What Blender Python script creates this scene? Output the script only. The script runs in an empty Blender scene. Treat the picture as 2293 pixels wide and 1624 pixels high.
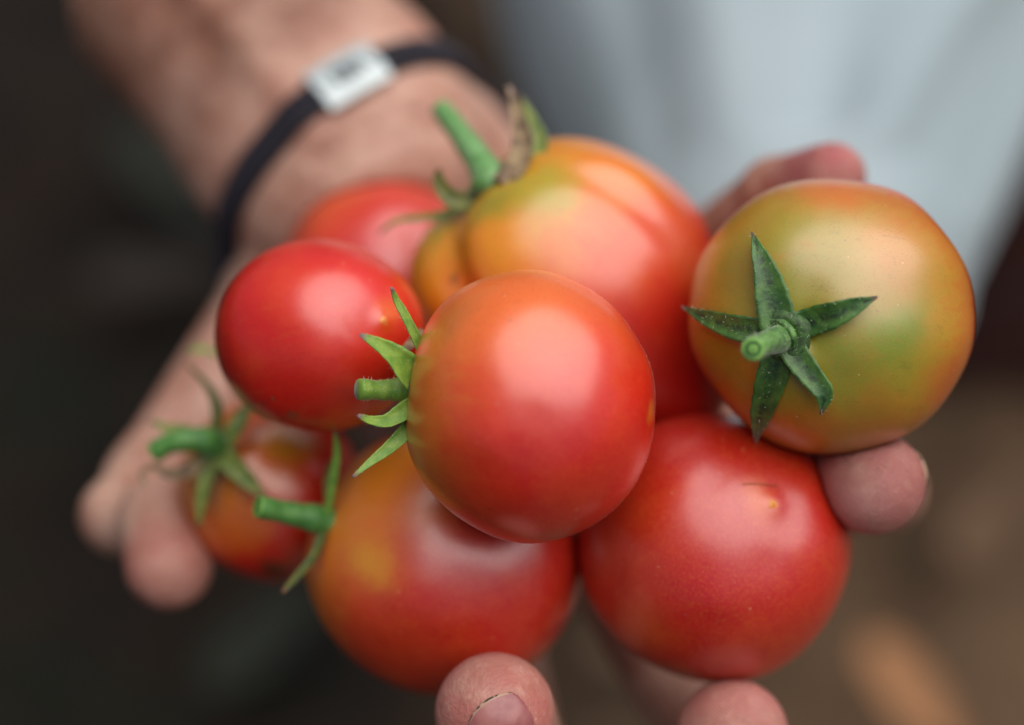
import bpy, math, random
import numpy as np
from mathutils import Vector, Matrix
from mathutils.bvhtree import BVHTree
C = bpy.context.scene
rng = np.random.default_rng(7); random.seed(7)

# ------------------------------------------------------------------ camera
PITCH = math.radians(50)          # looking down
CAMZ = 1.0
cam_d = bpy.data.cameras.new('camera'); cam = bpy.data.objects.new('camera', cam_d); C.collection.objects.link(cam)
cam_d.lens = 65; cam_d.sensor_width = 36; cam_d.clip_start = 0.01; cam_d.clip_end = 200
cam.location = (0, 0, CAMZ); cam.rotation_euler = (math.pi/2-PITCH, 0, 0)
cam_d.dof.use_dof = True; cam_d.dof.focus_distance = 0.454; cam_d.dof.aperture_fstop = 2.4; cam_d.dof.aperture_blades = 0
C.camera = cam
# ------------------------------------------------------------------ world + sun
SUN_DIR = Vector((0.30, 0.03, 0.95)).normalized()      # direction towards the sun
w = bpy.data.worlds.new('World'); C.world = w; w.use_nodes = True
wn = w.node_tree.nodes; bg = wn['Background']; sky = wn.new('ShaderNodeTexSky')
sky.sky_type = 'NISHITA'; sky.sun_disc = False
sky.sun_elevation = math.asin(SUN_DIR.z); sky.sun_rotation = math.atan2(SUN_DIR.x, SUN_DIR.y)
sky.air_density = 1.0; sky.dust_density = 3.0; sky.ozone_density = 1.0
w.node_tree.links.new(sky.outputs[0], bg.inputs[0]); bg.inputs[1].default_value = 0.05
sd = bpy.data.lights.new('sun', 'SUN'); so = bpy.data.objects.new('sun', sd); C.collection.objects.link(so)
sd.energy = 4.0; sd.angle = math.radians(86); sd.color = (1.0, 0.97, 0.93)
so.rotation_euler = SUN_DIR.to_track_quat('Z', 'Y').to_euler(); so.location = (0.5, 0, 3)
C.view_settings.view_transform = 'Standard'; C.view_settings.look = 'None'; C.view_settings.exposure = 0.02
C.render.film_transparent = False

# ------------------------------------------------------------------ measuring helpers (camera-side centimetres -> world metres)
CP, SP = math.cos(PITCH), math.sin(PITCH)
RIGHT = np.array([1, 0, 0.]); UP = np.array([0, SP, CP]); FWD = np.array([0, CP, -SP])
ORG = np.array([0, 0, CAMZ])
def W(p):                       # p (...,3): x right, y up, d depth in cm
    p = np.asarray(p, float)
    return ORG + 0.01*(p[..., 0:1]*RIGHT + p[..., 1:2]*UP + p[..., 2:3]*FWD)
KS = 4140.0
def Q(px, py, d): return np.array([(px-1146.5)*d/KS, -(py-812)*d/KS, d])
def unit(v): v = np.asarray(v, float); return v/np.linalg.norm(v)

# ------------------------------------------------------------------ object helpers
def mesh_obj(name, V, F, mat, parent=None, smooth=True, mats=None, fmat=None, org=None):
    """V in camera-side cm"""
    V = W(V)
    o0 = np.array(org if org is not None else V.mean(0))
    me = bpy.data.meshes.new(name)
    me.from_pydata((V-o0).tolist(), [], [list(map(int, f)) for f in F]); me.update()
    for m in (mats or [mat]): me.materials.append(m)
    if fmat is not None: me.polygons.foreach_set('material_index', fmat)
    me.polygons.foreach_set('use_smooth', [smooth]*len(me.polygons))
    o = bpy.data.objects.new(name, me); C.collection.objects.link(o)
    if parent is not None:
        o.parent = parent; o.location = Vector(o0)-parent.location
    else: o.location = o0
    return o
def empty(name, loc, label, cat, group=None):
    o = bpy.data.objects.new(name, None); C.collection.objects.link(o); o.location = Vector(loc); o.empty_display_size = .01
    o['label'] = label; o['category'] = cat
    if group: o['group'] = group
    return o
def tag(o, label=None, cat=None, group=None, kind=None):
    for k, v in (('label', label), ('category', cat), ('group', group), ('kind', kind)):
        if v: o[k] = v
    return o

# ------------------------------------------------------------------ material helpers
def lin(r, g, b):
    f = lambda c: (c/255/12.92) if c/255 <= .04045 else ((c/255+.055)/1.055)**2.4
    return (f(r), f(g), f(b), 1)
class NT:
    def __init__(s, name):
        s.m = bpy.data.materials.new(name); s.m.use_nodes = True; s.t = s.m.node_tree; s.b = s.t.nodes['Principled BSDF']
    def n(s, typ, **kw):
        x = s.t.nodes.new(typ)
        for k, v in kw.items():
            if k.startswith('i_'): x.inputs[int(k[2:]) if k[2:].isdigit() else k[2:].replace('_', ' ')].default_value = v
            else: setattr(x, k, v)
        return x
    def l(s, a, b): s.t.links.new(a, b)
    def mix(s, fac, a, b):
        x = s.n('ShaderNodeMix', data_type='RGBA')
        for inp, v in ((x.inputs[0], fac), (x.inputs[6], a), (x.inputs[7], b)):
            if hasattr(v, 'links'): s.l(v, inp)
            else: inp.default_value = v
        return x.outputs[2]
    def noise(s, vec, scale, detail=3, rough=.5):
        x = s.n('ShaderNodeTexNoise'); x.inputs['Scale'].default_value = scale; x.inputs['Detail'].default_value = detail; x.inputs['Roughness'].default_value = rough
        if vec is not None: s.l(vec, x.inputs['Vector'])
        return x.outputs['Fac']
    def rng(s, v, a, b, c=0., d=1., smooth=True):
        x = s.n('ShaderNodeMapRange', interpolation_type='SMOOTHSTEP' if smooth else 'LINEAR')
        s.l(v, x.inputs[0])
        for i, q in enumerate((a, b, c, d)): x.inputs[i+1].default_value = q
        return x.outputs[0]
    def math(s, op, a, b=None):
        x = s.n('ShaderNodeMath', operation=op)
        for i, v in enumerate((a, b)):
            if v is None: continue
            if hasattr(v, 'links'): s.l(v, x.inputs[i])
            else: x.inputs[i].default_value = v
        return x.outputs[0]
    def bump(s, h, strength, dist, prev=None):
        x = s.n('ShaderNodeBump'); x.inputs['Strength'].default_value = strength; x.inputs['Distance'].default_value = dist
        s.l(h, x.inputs['Height'])
        if prev is not None: s.l(prev, x.inputs['Normal'])
        return x.outputs['Normal']

RED = lin(200, 20, 8); DRED = lin(180, 12, 8); ORG_ = lin(216, 92, 22); YEL = lin(214, 146, 26); YGR = lin(150, 140, 28); GRN = lin(84, 112, 34)

def tomato_mat(name, axis, R, ramp, patches, center, fleck=.5, rough=.34, streak=0., specks=0.):
    """axis: stem direction (camera-side), ramp: [(pos along axis -1..1, colour)], patches: (point cm, radius cm, colour, strength)"""
    N = NT(name)
    tc = N.n('ShaderNodeTexCoord'); obj = tc.outputs['Object']
    # warp
    nz = N.n('ShaderNodeTexNoise'); nz.inputs['Scale'].default_value = 38; nz.inputs['Detail'].default_value = 3; N.l(obj, nz.inputs['Vector'])
    sub = N.n('ShaderNodeVectorMath', operation='SUBTRACT'); N.l(nz.outputs['Color'], sub.inputs[0]); sub.inputs[1].default_value = (.5, .5, .5)
    sc = N.n('ShaderNodeVectorMath', operation='SCALE'); N.l(sub.outputs[0], sc.inputs[0]); sc.inputs['Scale'].default_value = .017
    ad = N.n('ShaderNodeVectorMath', operation='ADD'); N.l(obj, ad.inputs[0]); N.l(sc.outputs[0], ad.inputs[1]); P = ad.outputs[0]
    aw = axis[0]*RIGHT + axis[1]*UP + axis[2]*FWD
    dt = N.n('ShaderNodeVectorMath', operation='DOT_PRODUCT'); N.l(P, dt.inputs[0]); dt.inputs[1].default_value = (aw/(R*.01)).tolist()
    t = N.rng(dt.outputs['Value'], -1, 1, 0, 1, smooth=False)
    pj = N.n('ShaderNodeVectorMath', operation='PROJECT'); N.l(obj, pj.inputs[0]); pj.inputs[1].default_value = aw.tolist()
    pp = N.n('ShaderNodeVectorMath', operation='SUBTRACT'); N.l(obj, pp.inputs[0]); N.l(pj.outputs[0], pp.inputs[1])
    pn = N.n('ShaderNodeVectorMath', operation='NORMALIZE'); N.l(pp.outputs[0], pn.inputs[0])
    ps_ = N.n('ShaderNodeVectorMath', operation='MULTIPLY_ADD'); N.l(obj, ps_.inputs[0]); ps_.inputs[1].default_value = (14, 14, 14); N.l(pn.outputs[0], ps_.inputs[2])
    stk = N.noise(ps_.outputs[0], 9, 5, .65)
    t = N.math('ADD', t, N.rng(stk, .3, .7, -.07, .07, smooth=False))
    cr = N.n('ShaderNodeValToRGB'); cr.color_ramp.interpolation = 'EASE'
    el = cr.color_ramp.elements
    while len(el) < len(ramp): el.new(.5)
    for e, (p, c) in zip(el, ramp): e.position = (p+1)/2; e.color = c
    N.l(t, cr.inputs[0]); col = cr.outputs[0]; col = N.mix(N.rng(stk, .52, .72, 0, .13), col, lin(214, 104, 30))
    cw = W(center)
    for pt, r, c, s in patches:
        loc = (W(pt)-cw)
        ds = N.n('ShaderNodeVectorMath', operation='DISTANCE'); N.l(P, ds.inputs[0]); ds.inputs[1].default_value = loc.tolist()
        f = N.rng(ds.outputs['Value'], r*.01, r*.01*.15, 0, s)
        col = N.mix(f, col, c)
    # blotches, golden flecks, pores
    b = N.noise(obj, 85, 4, .6); col = N.mix(N.rng(b, .45, .75, 0, .14), col, lin(222, 96, 26))
    fl = N.noise(obj, 2300, 2, .6); col = N.mix(N.rng(fl, .52, .68, 0, fleck*.75), col, lin(226, 136, 56)); fd = N.noise(obj, 1300, 2, .6); col = N.mix(N.rng(fd, .55, .70, 0, .25), col, lin(150, 14, 10) if streak == 0 else lin(150, 96, 24))
    fl2 = N.noise(obj, 700, 3, .6); col = N.mix(N.rng(fl2, .5, .75, 0, .16*fleck/.5), col, lin(216, 96, 36))
    if streak > 0:
        # dusty dark scuffs, stretched noise
        mp = N.n('ShaderNodeMapping'); mp.inputs['Scale'].default_value = (120, 420, 260); mp.inputs['Rotation'].default_value = (.3, .5, .9); N.l(obj, mp.inputs[0])
        sn = N.noise(mp.outputs[0], 1, 5, .75); big = N.noise(obj, 70, 2)
        f = N.math('MULTIPLY', N.rng(sn, .53, .70, 0, .8), N.rng(big, .42, .62, 0, streak)); col = N.mix(f, col, lin(70, 66, 28))
        sp = N.noise(obj, 2300, 1, .5); col = N.mix(N.math('MULTIPLY', N.rng(sp, .65, .74, 0, .5), N.rng(big, .38, .6, .15, 1)), col, lin(58, 60, 28))
    vo = N.n('ShaderNodeTexVoronoi'); vo.inputs['Scale'].default_value = 210; N.l(obj, vo.inputs['Vector'])
    vc = N.n('ShaderNodeSeparateColor'); N.l(vo.outputs['Color'], vc.inputs[0])
    dot = N.math('MULTIPLY', N.rng(vo.outputs['Distance'], .075, .04, 0, 1), N.rng(vc.outputs[0], .9, .93, 0, .8+specks))
    col = N.mix(dot, col, lin(60, 25, 12))
    vo2 = N.n('ShaderNodeTexVoronoi'); vo2.inputs['Scale'].default_value = 330; N.l(obj, vo2.inputs['Vector'])
    vc2 = N.n('ShaderNodeSeparateColor'); N.l(vo2.outputs['Color'], vc2.inputs[0])
    dot2 = N.math('MULTIPLY', N.rng(vo2.outputs['Distance'], .08, .04, 0, 1), N.rng(vc2.outputs[1], .84, .87, 0, .7))
    col = N.mix(dot2, col, lin(240, 200, 160))
    N.l(col, N.b.inputs['Base Color'])
    N.b.inputs['Subsurface Weight'].default_value = .18; N.b.inputs['Subsurface Radius'].default_value = (1.0, .25, .1); N.b.inputs['Subsurface Scale'].default_value = .004
    rn = N.noise(obj, 60, 3); N.l(N.rng(rn, .3, .7, rough, rough+.1), N.b.inputs['Roughness'])
    N.b.inputs['IOR'].default_value = 1.55; N.b.inputs['Coat Weight'].default_value = .8; N.b.inputs['Coat Roughness'].default_value = .27; N.b.inputs['Coat IOR'].default_value = 1.6
    fine = N.noise(obj, 2600, 2); big = N.noise(obj, 45, 2)
    n1 = N.bump(big, .6, .0014); n2 = N.bump(fine, .3, .00012, n1); N.l(n2, N.b.inputs['Normal'])
    return N.m

def plant_mat(name, c1, c2, tipc=None, rough=.5, scale=300, veins=0.):
    N = NT(name); tc = N.n('ShaderNodeTexCoord'); obj = tc.outputs['Object']
    col = N.mix(N.rng(N.noise(obj, scale, 4, .6), .35, .65), c1, c2)
    col = N.mix(N.rng(N.noise(obj, 2500, 2), .6, .8, 0, .22), col, lin(170, 190, 130))
    at = N.n('ShaderNodeAttribute', attribute_name='tip')
    if veins:
        va = N.n('ShaderNodeAttribute', attribute_name='mid')
        vn = N.noise(obj, 420, 4, .7)
        f = N.math('MULTIPLY', N.rng(va.outputs['Fac'], .35, 1., 0, veins), N.rng(vn, .38, .6))
        col = N.mix(f, col, lin(22, 38, 26))
    if tipc: col = N.mix(N.rng(at.outputs['Fac'], .86, .97), col, tipc)
    N.l(col, N.b.inputs['Base Color']); N.b.inputs['Roughness'].default_value = rough
    N.b.inputs['Subsurface Weight'].default_value = .1; N.b.inputs['Subsurface Radius'].default_value = (.4, 1, .2); N.b.inputs['Subsurface Scale'].default_value = .001
    N.b.inputs['Sheen Weight'].default_value = .25; N.b.inputs['Sheen Roughness'].default_value = .35
    N.l(N.bump(N.noise(obj, 900, 4, .7), .5, .0003), N.b.inputs['Normal'])
    return N.m
def flat_mat(name, c, rough=.6, metal=0., c2=None, scale=200):
    N = NT(name); N.b.inputs['Roughness'].default_value = rough; N.b.inputs['Metallic'].default_value = metal
    tc = N.n('ShaderNodeTexCoord'); f = N.rng(N.noise(tc.outputs['Object'], scale, 4, .6), .35, .65)
    N.l(N.mix(f, c, c2 or tuple(x*.8 for x in c[:3])+(1,)), N.b.inputs['Base Color'])
    return N.m

TIP = lin(92, 72, 58)
M_FRESH = plant_mat('fresh_green', lin(128, 158, 58), lin(96, 136, 44), lin(120, 95, 90), .5)
M_DEEP = plant_mat('deep_green', lin(46, 84, 34), lin(74, 112, 44), TIP, .42, 260, .9)
M_STEM = plant_mat('stem_green', lin(88, 138, 62), lin(64, 118, 50), None, .45, 200)
M_OLIVE = plant_mat('olive_green', lin(96, 96, 24), lin(66, 78, 22), lin(110, 70, 40), .5)
M_PALE = plant_mat('pale_green', lin(128, 138, 62), lin(92, 112, 48), TIP, .5)
M_DRY = plant_mat('dried_sepal', lin(150, 126, 92), lin(92, 70, 50), lin(170, 140, 120), .7)
M_HAIR = flat_mat('plant_hair', lin(215, 222, 190), .5)
M_CUT = flat_mat('cut_stem', lin(130, 176, 84), .5, c2=lin(100, 150, 60), scale=900)
M_CUTD = flat_mat('cut_stem_ring', lin(60, 110, 44), .5)
M_SCAR = flat_mat('blossom_scar', lin(232, 160, 80), .5, c2=lin(215, 110, 40), scale=600)
M_CORK = flat_mat('corky_scar', lin(120, 92, 56), .8, c2=lin(60, 42, 26), scale=1500)

# ------------------------------------------------------------------ tomatoes
class Tom:
    def __init__(s, c, rad, axis, bumps=(), grooves=(), dimple=.10, dsig=.38, lobes=(0, 0, 0), blossom=.015, lump=.0065):
        s.lump = lump
        s.c = np.asarray(c, float); s.rad = np.asarray(rad, float); s.ax = unit(axis)
        s.bumps = [(unit(b[0]), b[1], b[2]) for b in bumps]; s.grooves = grooves; s.dimple = dimple; s.dsig = dsig; s.lobes = lobes; s.blossom = blossom
        rr = np.random.default_rng(int(abs(s.c[0]*97+s.c[1]*31)+5)); s.wv = rr.normal(size=(7, 3))*3.1; s.wp = rr.uniform(0, 6.3, 7)
        h = np.array([0, 0, 1.]) if abs(s.ax[2]) < .9 else np.array([0, 1., 0])
        s.u = unit(np.cross(h, s.ax)); s.v = np.cross(s.ax, s.u)
    def rm(s, d):
        ca = np.clip(d@s.ax, -1, 1); th = np.arccos(ca); ph = np.arctan2(d@s.v, d@s.u)
        sn = np.sin(th)
        r = 1 - s.dimple*np.exp(-(th/s.dsig)**2) - .06*np.exp(-(th/.13)**2)
        thb = math.pi-th
        r += s.blossom*np.exp(-(thb/.10)**2) - s.blossom*.6*np.exp(-(thb/.3)**2)
        for k in range(7):
            r += s.lump*np.cos(d@s.wv[k]+s.wp[k])
        n, a, p0 = s.lobes
        if n: r += a*np.cos(n*ph+p0)*np.exp(-((th-.75)/.7)**2)
        for g0, amp, wd, thc, thw in s.grooves:
            dp = (ph-g0+math.pi) % (2*math.pi)-math.pi
            r -= amp*np.exp(-(dp*np.maximum(sn, .15)/wd)**2)*np.exp(-((th-thc)/thw)**2)
        for bd, amp, sg in s.bumps:
            ang = np.arccos(np.clip(d@bd, -1, 1)); r += amp*np.exp(-(ang/sg)**2)
        return r
    def phi(s, d):           # azimuth of a direction around the stem axis
        d = unit(d); return math.atan2(d@s.v, d@s.u)
    def pts(s, d): return s.c + d*s.rad*s.rm(d)[:, None]
    def sdf(s, P):
        q = (P-s.c)/s.rad; L = np.linalg.norm(q, axis=-1)+1e-9
        return (L/s.rm(q/L[..., None])-1)*s.rad.mean()
    def mesh(s, nt=110, npz=200):
        th = (np.linspace(0, 1, nt+1))*math.pi; V = [s.ax]
        for t in th[1:-1]:
            ph = np.arange(npz)/npz*2*math.pi
            V.extend(list(math.cos(t)*s.ax + math.sin(t)*(np.cos(ph)[:, None]*s.u + np.sin(ph)[:, None]*s.v)))
        V.append(-s.ax); V = np.array(V); F = []
        for j in range(npz): F.append((0, 1+j, 1+(j+1) % npz))
        for i in range(nt-2):
            a = 1+i*npz; b = a+npz
            for j in range(npz): k = (j+1) % npz; F.append((a+j, b+j, b+k, a+k))
        a = 1+(nt-2)*npz; L = len(V)-1
        for j in range(npz): F.append((a+j, L, a+(j+1) % npz))
        s.V = s.pts(V); s.F = F
        s.bvh = BVHTree.FromPolygons([Vector(v) for v in s.V], F)
        return s.V, F
    def hit(s, px, py):
        d = Vector(Q(px, py, 1.)).normalized(); h = s.bvh.ray_cast(Vector((0, 0, 0)), d)
        return np.array(h[0]) if h[0] is not None else None

def ribbon(name, pts, widths, mat, parent, thick=.035, cup=.25, nseg=26, facing=None, tipattr=True, curl=0.):
    """a sepal: lanceolate, cupped, closed solid. pts cm points, widths full width at the points"""
    pts = np.array(pts, float); n = len(pts)
    t = np.linspace(0, n-1, nseg)
    def cr(A):
        A = np.asarray(A, float); out = []
        for x in t:
            i = min(int(x), n-2); f = x-i
            p0 = A[max(i-1, 0)]; p1 = A[i]; p2 = A[i+1]; p3 = A[min(i+2, n-1)]
            out.append(.5*((2*p1)+(-p0+p2)*f+(2*p0-5*p1+4*p2-p3)*f*f+(-p0+3*p1-3*p2+p3)*f**3))
        return np.array(out)
    P = cr(pts); Wd = np.maximum(cr(np.array(widths)[:, None])[:, 0], .015)
    m = 9; V = []; tip = []; mid = []
    for i in range(nseg):
        T = unit(P[min(i+1, nseg-1)]-P[max(i-1, 0)])
        nrm = facing(P[i]) if callable(facing) else np.array(facing if facing is not None else (0, 0, -1.), float)
        B = unit(np.cross(T, nrm)); Nn = unit(np.cross(B, T))
        wv = Wd[i]*(1+.025*math.sin(i*1.7)+.02*math.sin(i*.6))
        for j in range(m):
            a = j/(m-1)*2-1
            off = B*a*wv/2 + Nn*(cup*wv*(a*a-.3) + .006*math.sin(i*.9+j*1.3))
            V.append(P[i]+off+Nn*thick*.5*(1-.6*abs(a))); tip.append(i/(nseg-1)); mid.append(1-abs(a))
        for j in range(m):
            a = (m-1-j)/(m-1)*2-1
            off = B*a*wv/2 + Nn*(cup*wv*(a*a-.3) + .006*math.sin(i*.9+(m-1-j)*1.3))
            V.append(P[i]+off-Nn*thick*.5*(1-.6*abs(a))); tip.append(i/(nseg-1)); mid.append(0)
    r = 2*m; F = []
    for i in range(nseg-1):
        for j in range(r): k = (j+1) % r; F.append((i*r+j, i*r+k, (i+1)*r+k, (i+1)*r+j))
    F.append(tuple(range(r))[::-1]); F.append(tuple((nseg-1)*r+j for j in range(r)))
    o = mesh_obj(name, np.array(V), F, mat, parent)
    for nm, vals in (('tip', tip), ('mid', mid)):
        at = o.data.attributes.new(nm, 'FLOAT', 'POINT'); at.data.foreach_set('value', vals)
    return o, P, Wd
def tube_arrays(P, R, m=18, cap=True, ell=None):
    P = np.array(P, float); n = len(P); V = []; F = []
    ref = np.array([.3, .2, -1.])
    for i in range(n):
        T = unit(P[min(i+1, n-1)]-P[max(i-1, 0)]); B = unit(np.cross(T, ref)); Nn = np.cross(B, T)
        for j in range(m):
            a = 2*math.pi*j/m; V.append(P[i]+R[i]*(math.cos(a)*B+math.sin(a)*Nn))
    for i in range(n-1):
        for j in range(m): k = (j+1) % m; F.append((i*m+j, i*m+k, (i+1)*m+k, (i+1)*m+j))
    if cap: F.append(tuple(range(m))[::-1]); F.append(tuple((n-1)*m+j for j in range(m)))
    return V, F
def spline(pts, nseg):
    pts = np.array(pts, float); n = len(pts); out = []
    for x in np.linspace(0, n-1, nseg):
        i = min(int(x), n-2); f = x-i
        p0 = pts[max(i-1, 0)]; p1 = pts[i]; p2 = pts[i+1]; p3 = pts[min(i+2, n-1)]
        out.append(.5*((2*p1)+(-p0+p2)*f+(2*p0-5*p1+4*p2-p3)*f*f+(-p0+3*p1-3*p2+p3)*f**3))
    return np.array(out)
def stem(pts, rads, parent, mat=None, cut=True, name='stem'):
    P = spline(pts, 30); R = spline(np.array(rads)[:, None], 30)[:, 0]
    R = R*(1+.03*np.sin(np.arange(30)*.8)+.02*np.sin(np.arange(30)*2.1))
    R[0] *= 1.15
    V, F = tube_arrays(P, R, 20, cap=True)
    o = mesh_obj(name, np.array(V), F, mat or M_STEM, parent)
    at = o.data.attributes.new('tip', 'FLOAT', 'POINT')
    if cut:       # severed end: stepped rings
        T = unit(P[-1]-P[-2]); r = R[-1]; B = unit(np.cross(T, (.3, .2, -1.))); N2 = np.cross(B, T)
        rings = [(1.0, .0), (1.03, .03), (.9, .05), (.72, .035), (.60, .01), (.45, .01), (.36, .03), (.18, .045), (.1, .02)]
        VV = []; FF = []; fm = []
        m = 20
        for k, (q, h) in enumerate(rings):
            for j in range(m):
                a = 2*math.pi*j/m; VV.append(P[-1]+T*h*(r/.3)+r*q*(math.cos(a)*B+math.sin(a)*N2)*(1+.03*math.sin(3*a+k)))
        for k in range(len(rings)-1):
            for j in range(m):
                l = (j+1) % m; FF.append((k*m+j, k*m+l, (k+1)*m+l, (k+1)*m+j)); fm.append(1 if k in (3, 4, 7) else 0)
        FF.append(tuple((len(rings)-1)*m+j for j in range(m))); fm.append(1)
        mesh_obj('cut_end', np.array(VV), FF, None, o, mats=[M_CUT, M_CUTD], fmat=fm).location = Vector(W(np.array(VV)).mean(0)) - (o.location + parent.location)
    return o, P, R
def fuzz(paths, parent, count, lo=.05, hi=.14, thick=.0035, seed=1):
    thick *= 1.5; hi *= 1.35
    """paths: list of (P, radius array)"""
    r_ = np.random.default_rng(seed); V = []; F = []
    for P, R in paths:
        for _ in range(count):
            i = r_.integers(1, len(P)-1); T = unit(P[i+1]-P[i-1]) if i < len(P)-1 else unit(P[i]-P[i-1])
            d = unit(np.cross(T, r_.normal(size=3))); p = P[i]+(P[i-1]-P[i])*r_.random()+d*R[i]*.92
            L = r_.uniform(lo, hi); e = unit(d+r_.normal(size=3)*.45); q = p+e*L; b = unit(np.cross(e, r_.normal(size=3)))*thick
            c = unit(np.cross(e, b))*thick; k = len(V); V += [p+b, p-b*.5+c, p-b*.5-c, q]; F += [(k, k+1, k+3), (k+1, k+2, k+3), (k+2, k, k+3)]
    o = mesh_obj('fine_hair', np.array(V), F, M_HAIR, parent); o['kind'] = 'stuff'; return o

T = {}
GRP = 'ripening tomatoes heaped in the hand'
def tomato(key, label, tom, ramp, patches=(), **kw):
    V, F = tom.mesh()
    base = W(tom.c + np.array([0, 0, 0]))
    root = empty('tomato', base, label, 'tomato', GRP)
    ps = []
    for p in patches:
        pt = tom.hit(p[0], p[1])
        if pt is None: pt = Q(p[0], p[1], tom.c[2])
        ps.append((pt, p[2]*tom.c[2]/KS, p[3], p[4]))
    m = tomato_mat('tomato_skin_'+key, tom.ax, tom.rad.mean(), ramp, ps, tom.c, **kw)
    o = mesh_obj('fruit', V, F, m, root, org=base)
    T[key] = (tom, root); tom.root = root; tom.fruit = o
    return tom, root
def scar(tom, root, r=.10, mat=None, px=None):
    """blossom-end nipple"""
    d = -tom.ax; p = tom.pts(d[None])[0]; u, v = tom.u, tom.v
    V = []; F = []; m = 14
    for k, (q, h) in enumerate(((1.6, -.02), (1.0, .012), (.55, .035), (.25, .03), (.12, .012))):
        for j in range(m):
            a = 2*math.pi*j/m; rr = r*q*(1+.18*math.sin(3*a+k)); V.append(p+d*h*(r/.1)+rr*(math.cos(a)*u+math.sin(a)*v))
    for k in range(4):
        for j in range(m): l = (j+1) % m; F.append((k*m+j, k*m+l, (k+1)*m+l, (k+1)*m+j))
    F.append(tuple(4*m+j for j in range(m)))
    return mesh_obj('blossom_scar', np.array(V), F, None, root, mats=[mat or M_SCAR, M_CORK], fmat=[0]*(3*m)+[1]*(m+1))

# T1 front centre
t1, r1 = tomato('front', 'large orange red tomato on top of the heap, nearest the camera, its stem pointing left',
    Tom(Q(1186, 910, 46), (3.13, 3.36, 3.15), (-.93, .12, .22),
        bumps=[((-.62, .70, 0), .025, .35), ((.75, -.7, 0), .012, .4), ((-.95, -.35, 0), .035, .4), ((.75, .62, 0), -.012, .3), ((-.45, .8, -.3), .02, .25), ((-.32, -.22, -.92), .014, .15), ((.0, -.06, -1), -.013, .17), ((.42, .02, -.9), .008, .2)],
        dimple=.11, dsig=.38, blossom=.01, lump=.003),
    [(-1, lin(210, 22, 12)), (-.45, lin(212, 34, 18)), (.1, lin(220, 62, 28)), (.6, lin(216, 106, 34)), (1, lin(190, 120, 34))],
    [(1010, 710, 90, lin(150, 120, 36), .6), (1085, 655, 50, lin(120, 104, 34), .7), (1045, 685, 55, lin(112, 104, 30), .8), (1000, 725, 55, lin(120, 110, 32), .75), (950, 790, 70, lin(228, 152, 50), .9), (960, 775, 90, YEL, .7), (1140, 640, 380, lin(224, 108, 40), .9), (1260, 900, 240, lin(212, 46, 30), .6), (925, 870, 120, lin(206, 104, 30), .7),
     (1462, 925, 42, YEL, .6), (1220, 1070, 300, lin(188, 14, 14), .9), (930, 1060, 90, lin(200, 84, 34), .7)], fleck=.28, rough=.31)
# T2 right, greenish
t2, r2 = tomato('green', 'yellow green and orange tomato at the right with a star shaped calyx facing out',
    Tom(Q(1861, 707, 48.0), (3.59, 3.60, 3.3), (-.33, -.13, -.93),
        bumps=[((.84, .52, -.1), -.034, .26), ((.5, .86, 0), .018, .25), ((1, .05, 0), .016, .3), ((-.85, -.5, 0), -.012, .4), ((.4, -.9, 0), -.01, .4)],
        dimple=.05, dsig=.30, lobes=(5, .006, .6)),
    [(-1, lin(190, 60, 20)), (-.2, lin(190, 74, 20)), (.12, lin(184, 108, 26)), (.5, lin(174, 134, 30)), (1, lin(136, 134, 28))],
    [(2020, 735, 80, lin(84, 128, 50), .8), (1930, 770, 260, lin(124, 140, 36), .95), (1810, 625, 280, lin(142, 140, 34), .95), (1700, 800, 150, lin(164, 132, 34), .6), (1900, 560, 200, lin(196, 156, 84), .5),
     (1640, 620, 110, lin(150, 130, 34), .6), (1900, 880, 130, lin(140, 124, 30), .55), (1760, 880, 60, lin(140, 124, 36), .5), (1690, 820, 70, lin(186, 134, 34), .6),
     (1780, 960, 130, lin(196, 84, 28), .6), (1950, 970, 150, lin(176, 82, 24), .55), (2120, 860, 120, lin(190, 74, 24), .6), (1850, 430, 130, lin(206, 96, 26), .65), (2000, 560, 160, lin(206, 130, 70), .5)],
    fleck=.25, rough=.36, streak=.3, specks=.1)
# T3 lower right red
t3, r3 = tomato('red', 'round deep red tomato at the lower right with its pale blossom tip facing the viewer',
    Tom(Q(1599, 1222, 50), (3.70, 3.66, 3.5), (-.31, -.37, .88),
        bumps=[((-.7, -.7, 0), -.006, .5), ((.9, -.1, 0), .008, .4), ((-1, .0, 0), .02, .5), ((-.08, -.30, -.95), .014, .16), ((.25, -.05, -.96), -.012, .17), ((.60, .06, -.8), .012, .18), ((-.3, .5, -.8), .010, .25)], dimple=.1, dsig=.4, blossom=.028),
    [(-1, lin(190, 22, 18)), (-.2, lin(188, 24, 18)), (.35, lin(192, 44, 20)), (1, lin(200, 90, 24))],
    [(1420, 1180, 200, lin(196, 52, 22), .6), (1430, 1400, 110, lin(196, 70, 22), .7), (1690, 1110, 70, lin(216, 92, 34), .75), (1690, 960, 160, lin(192, 50, 24), .5), (1640, 1330, 200, lin(184, 16, 18), .8), (1340, 1250, 100, lin(196, 62, 24), .55)],
    fleck=.42, rough=.35)
scar(t3, r3, .085)
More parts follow.
